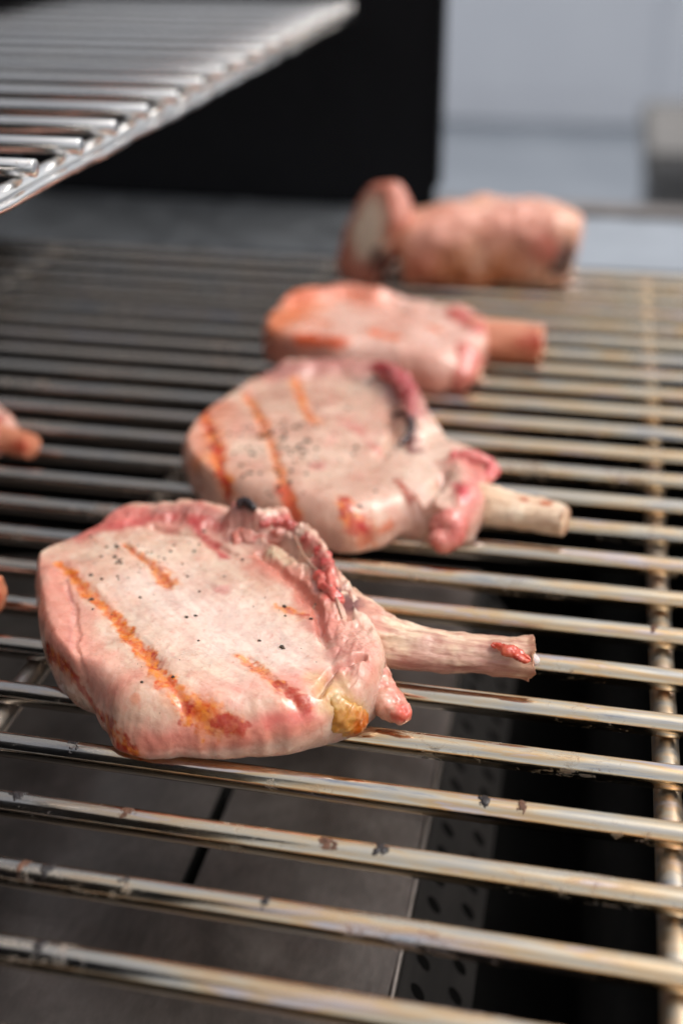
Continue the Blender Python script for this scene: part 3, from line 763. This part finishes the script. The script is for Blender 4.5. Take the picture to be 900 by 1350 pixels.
# ---- second chop
def second_chop():
    rim = [(243, 605, .6), (252, 568, .8), (270, 538, .95), (305, 508, 1.0), (345, 485, 1.0), (390, 470, 1.0), (440, 465, 1.05), (500, 470, 1.1), (538, 490, 1.05), (556, 520, 1.0), (572, 556, .95),
           (600, 584, .9), (636, 602, .85), (645, 640, .75), (632, 690, .55), (600, 712, .4), (560, 700, .4), (535, 705, .35), (495, 722, .28), (450, 730, .25), (395, 712, .3), (330, 690, .3), (270, 660, .35)]
    def shape(xy):
        A = Flesh(xy, 1.0, 41); c = at(410, 590, 1)[:2]; r = np.linalg.norm(xy-c, axis=1)
        h = 1.0-.008*r**2+.06*fbm(xy, .8, 3, 75)+.024*fbm(xy, 2.4, 3, 76)+.004*fbm(xy, 9, 3, 77)
        h += .22*A.mask([(400, 480), (470, 478), (530, 510), (560, 560)], .7, 1, .3, 3)
        h += .15*A.mask([(535, 545), (545, 580)], .25, .9, .5, 5, 2)
        h -= .16*A.mask([(515, 540), (520, 575), (500, 600)], .13, 1, .4, 5, 3)
        h += .12*A.mask([(600, 610), (620, 650)], .4, .9, .5, 4, 4)
        h -= .18*A.mask([(548, 690), (560, 650), (585, 625)], .18, 1, .3, 4, 5)
        h -= .25*A.mask([(400, 712), (480, 725), (540, 710)], .5, 1, .2, 3, 6)
        for px in ([(275, 550), (295, 640)], [(328, 520), (355, 580), (385, 670)], [(395, 505), (415, 545)]):
            h -= .03*A.mask(px, .14, 1, .4, 6)
        return h
    V, F, side = chop_surface(rim, (420, 600), .9, 420, 100, 20, .34, shape, 2)
    A = Flesh(V[:, :2], 1.0, 41, V); xy = V[:, :2]; P = A.paint
    t = sstep(-.5, .5, fbm(xy, 1.3, 4, 161))[:, None]; C = lin((208, 172, 154))*(1-t)+lin((224, 198, 180))*t
    t = sstep(.1, .5, fbm(xy, 3, 4, 163))[:, None]*.45; C = C*(1-t)+lin((218, 164, 150))*t
    P(C, [(255, 640), (260, 590), (290, 530)], .5, (220, 150, 124), .7, 1, .4, 3, 1)
    P(C, [(350, 490), (440, 475), (520, 485), (550, 530)], .5, (186, 128, 122), .8, 1, .5, 3, 2)
    P(C, [(500, 478), (535, 500), (548, 540)], .25, (178, 70, 76), .7, 1, .7, 5, 3)
    P(C, [(425, 545), (470, 560), (500, 590)], .12, (208, 140, 130), .7, 1, .6, 5, 4)
    A.sear(C, [(268, 540), (285, 585), (298, 652)], [.10, .15, .13], 5, 1, .35)
    P(C, [(286, 590), (296, 640)], .09, (196, 36, 44), .9, .8, .5, 7, 6)
    P(C, [(255, 610), (280, 600)], .3, (230, 150, 90), .6, 1, .6, 5, 7)
    A.sear(C, [(325, 515), (345, 555), (362, 600), (385, 680)], [.09, .10, .08, .13], 8, .8, .2)
    P(C, [(370, 640), (388, 685)], .16, (214, 90, 60), .7, .9, .6, 6, 9)
    A.sear(C, [(390, 495), (402, 530), (418, 552)], [.1, .1, .12], 10, .8, .1)
    A.sear(C, [(452, 655), (475, 690), (490, 715)], [.12, .2, .14], 11, .95, .3)
    P(C, [(470, 685), (485, 700)], .10, (186, 40, 44), .8, .9, .6, 8, 12)
    P(C, [(520, 630), (535, 655)], .09, (180, 76, 44), .9, .8, .6, 8, 13)
    P(C, [(480, 720), (520, 692)], .10, (206, 100, 40), .8, .9, .7, 7, 14)
    P(C, [(415, 610)], .15, (204, 146, 136), .8, .5, .3, 6, 15)
    P(C, [(535, 548), (545, 590)], .16, (120, 56, 56), .8, .9, .7, 7, 16)
    P(C, [(518, 545), (540, 552), (538, 590)], .055, (34, 22, 24), .95, .8, .7, 8, 17)
    P(C, [(600, 600), (630, 615), (620, 660), (590, 710)], .4, (214, 130, 120), .8, 1, .5, 4, 18)
    P(C, [(598, 635), (612, 648)], .12, (206, 50, 70), .8, .9, .6, 6, 19)
    P(C, [(560, 640), (550, 690)], .3, (214, 184, 172), .7, 1, .4, 4, 20)
    s = (sstep(.45, .95, side)*.6*sstep(-.3, .3, fbm(V, 2, 3, 191)+.2))[:, None]; C = C*(1-s)+lin((204, 168, 154))*s
    o0 = at(420, 640, ZB)
    root = thing('pork_chop', 'second pork chop from the front with pepper specks and a short thick pale bone', 'pork chop', o0, GROUP)
    mesh_obj('meat', V, F, M['meat'], root, o0, cols=C)
    def pb(Vv, Cc):
        blob(Vv, Cc, (690, 657, .85), .10, (176, 90, 40), .9, 1); blob(Vv, Cc, (720, 662, .85), .14, (186, 96, 36), .9, 2); endr(Vv, Cc); fib(Vv, Cc)
    lump('rib_bone', [(612, 655, .62), (650, 667, .60), (700, 677, .58), (745, 686, .58)], [.36, .33, .29, .29], root, o0, [(240, 220, 196), (234, 208, 180), (244, 228, 206)], 'bone', .05, 2.6, 57, 110, 56, .95, .04, paintf=pb)
    lump('meat_nub', [(590, 690, .6), (590, 705, .48), (582, 716, .42)], [.30, .28, .20], root, o0, [(218, 146, 134), (210, 126, 116), (224, 160, 148)], 'meat', .09, 4, 52, 24, 30)
    lump('meat_curl', [(600, 605, .95), (630, 608, .95), (648, 615, .9), (642, 632, .85)], [.16, .18, .13, .10], root, o0, [(214, 132, 124), (204, 100, 98), (222, 160, 148)], 'meat', .08, 5, 53, 30, 28)
    lump('gristle', [(500, 486, 1.25), (530, 505, 1.25), (542, 535, 1.2)], [.16, .18, .14], root, o0, [(190, 104, 104), (170, 70, 74), (206, 150, 142)], 'fat', .09, 6, 54, 30, 28)
    lump('charred_edge', [(520, 548, 1.12), (538, 546, 1.2), (542, 568, 1.15), (528, 585, 1.08)], [.04, .06, .05, .03], root, o0, [(40, 24, 26), (70, 38, 38)], 'fat', .04, 8, 55, 24, 18)
    rng = random.Random(9)
    pts = [(rng.gauss(360, 34), rng.gauss(585, 26)) for _ in range(110)]+[(rng.uniform(290, 500), rng.uniform(530, 680)) for _ in range(40)]+[(520, 632), (526, 640), (400, 650), (470, 590)]
    flakes('pepper_flakes', pts, shape, root, o0, 6, .012, .042)
    return root

# ---- third chop, out of focus
def third_chop():
    rim = [(348, 455, .5), (352, 420, .8), (375, 394, .95), (420, 376, 1.0), (470, 374, 1.05), (500, 384, 1.0), (545, 388, 1.0), (595, 398, 1.0), (632, 412, .95), (645, 440, .8), (632, 480, .5), (600, 508, .4), (560, 512, .35), (500, 505, .3), (420, 492, .3), (370, 478, .35)]
    def shape(xy):
        A = Flesh(xy, 1.0, 81); c = at(480, 440, 1)[:2]; r = np.linalg.norm(xy-c, axis=1)
        h = 1.02-.010*r**2+.08*fbm(xy, .8, 3, 85)+.03*fbm(xy, 3, 4, 86)
        h += .2*A.mask([(390, 392), (460, 382), (500, 390)], .6, 1, .3, 3)
        h -= .12*A.mask([(510, 395), (530, 405)], .3, 1, .3, 3, 2)
        h += .15*A.mask([(600, 410), (635, 430)], .5, 1, .4, 4, 3)
        return h
    V, F, side = chop_surface(rim, (495, 445), .9, 240, 50, 14, .45, shape, 3)
    A = Flesh(V[:, :2], 1.0, 81, V); xy = V[:, :2]; P = A.paint
    t = sstep(-.5, .5, fbm(xy, 1.3, 4, 261))[:, None]; C = lin((216, 172, 156))*(1-t)+lin((230, 196, 182))*t
    P(C, [(360, 470), (355, 430), (390, 395)], .9, (226, 138, 92), .85, 1, .4, 2, 1)
    P(C, [(400, 385), (450, 378), (495, 385)], .5, (222, 130, 96), .7, 1, .4, 3, 2)
    P(C, [(400, 440), (440, 452)], .28, (206, 92, 30), .9, .9, .4, 4, 3)
    P(C, [(380, 410), (430, 420)], .18, (222, 124, 66), .8, 1, .5, 4, 4)
    P(C, [(490, 432), (520, 440)], .2, (214, 104, 44), .85, .9, .4, 4, 5)
    P(C, [(560, 425), (580, 432)], .18, (218, 122, 70), .8, .9, .4, 4, 6)
    P(C, [(600, 405), (640, 430)], .35, (200, 82, 72), .8, 1, .5, 4, 7)
    s = (sstep(.4, .9, side)*.7)[:, None]; C = C*(1-s)+lin((208, 146, 130))*s
    o0 = at(495, 470, ZB)
    root = thing('pork_chop', 'third pork chop from the front, out of focus, with an orange tipped stubby bone', 'pork chop', o0, GROUP)
    mesh_obj('meat', V, F, M['meat'], root, o0, cols=C)
    lump('rib_bone', [(620, 446, .66), (660, 450, .64), (710, 454, .62)], [.50, .46, .44], root, o0, [(216, 156, 128), (206, 140, 108)], 'bone', .04, 2, 87, 30, 28, .95, .2,
         paintf=lambda Vv, Cc: (blob(Vv, Cc, (708, 450, .9), .55, (186, 84, 52), .9, 1)))
    lump('meat_nub', [(610, 480, .6), (600, 498, .5)], [.45, .35], root, o0, [(210, 140, 126), (204, 120, 108)], 'meat', .08, 3, 88, 16, 24)
    return root

# ---- the piece standing at the far end
def far_joint():
    o0 = at(620, 372, ZB)
    root = thing('pork_joint', 'blurred browned pork joint with a raised pale faced end, farthest on the grate', 'pork joint', o0)
    def p1(Vv, Cc):
        blob(Vv, Cc, (748, 350), .62, (70, 34, 40), .95, 1); blob(Vv, Cc, (712, 335), .55, (190, 84, 56), .8, 2)
        blob(Vv, Cc, (560, 360), .8, (176, 96, 74), .6, 3); blob(Vv, Cc, (580, 285, 2.1), 1.3, (222, 166, 150), .7, 4); blob(Vv, Cc, (680, 285, 2.1), 1.4, (222, 164, 148), .7, 14); blob(Vv, Cc, (600, 366), .7, (176, 110, 66), .7, 24); blob(Vv, Cc, (660, 366), .8, (184, 116, 70), .7, 25)
    lump('meat', [(528, 336, .92), (560, 332, 1.0), (610, 326, 1.08), (660, 324, 1.1), (715, 328, 1.06), (752, 336, .95)], [.84, .96, 1.02, 1.06, 1.05, .92], root, o0, [(226, 178, 152), (212, 156, 124), (234, 194, 172)], 'meat', .22, 1.1, 90, 60, 56, 1.0, .2, .68, paintf=p1)
    def p2(Vv, Cc):
        blob(Vv, Cc, (478, 318), .80, (244, 228, 206), .95, 5); blob(Vv, Cc, (482, 290), .6, (244, 226, 204), .9, 15); blob(Vv, Cc, (498, 358), .5, (60, 30, 30), .9, 6)
    c = at(490, 310, 1.42); ax = np.array([-.60, -.80, .06])
    V, F = tube([c+ax*k for k in (.34, .15, -.15, -.34)], [.84, .94, .94, 0.84], 56, 1.42, .2, 1.1, 91, 20, bulge=.10, boxy=.85)
    V[:, 0] += .30*(V[:, 2]-1.4); V[:, :2] = c[:2]+(V[:, :2]-c[:2])*(1-.22*sstep(1.6, 2.9, V[:, 2]))[:, None]
    V[:, 2] = np.maximum(V[:, 2], ZB)
    C = np.repeat(lin((198, 132, 108))[None], len(V), 0); t = sstep(-.4, .4, fbm(V, 1.2, 4, 3))[:, None]; C = C*(1-t)+lin((206, 142, 122))*t; p2(V, C)
    mesh_obj('end_flap', V, F, M['meat'], root, o0, cols=C)
    root.location.y += .35*S
    return root

def clone(root, target, label, rz=0, k=1.0):
    """a copy of a chop and its parts, moved; never a second mesh"""
    r = root.copy(); COL.objects.link(r); r.location = target; r.rotation_euler = (0, 0, rz); r.scale = (k, k, k); r['label'] = label
    for ch in root.children:
        c = ch.copy(); COL.objects.link(c); c.parent = r
    return r

fc = front_chop(); s2 = second_chop(); t3 = third_chop(); fj = far_joint()
bpy.context.view_layer.update()
tip3 = at(722, 454, .62); o3 = np.array(t3.location)/S
for (px, py, z, rz, k, lab) in ((48, 584, .5, -.3, .55, 'pork chop at the left edge beside the second chop, its reddish bone tip showing'), (11, 780, .5, .2, .66, 'pork chop cut off by the left edge beside the nearest chop')):
    p = at(px, py, z); d = (tip3-o3)*k; d = np.array([d[0]*math.cos(rz)-d[1]*math.sin(rz), d[0]*math.sin(rz)+d[1]*math.cos(rz), 0])
    q = p-d; q[2] = ZB; clone(t3, q*S, lab, rz, k)
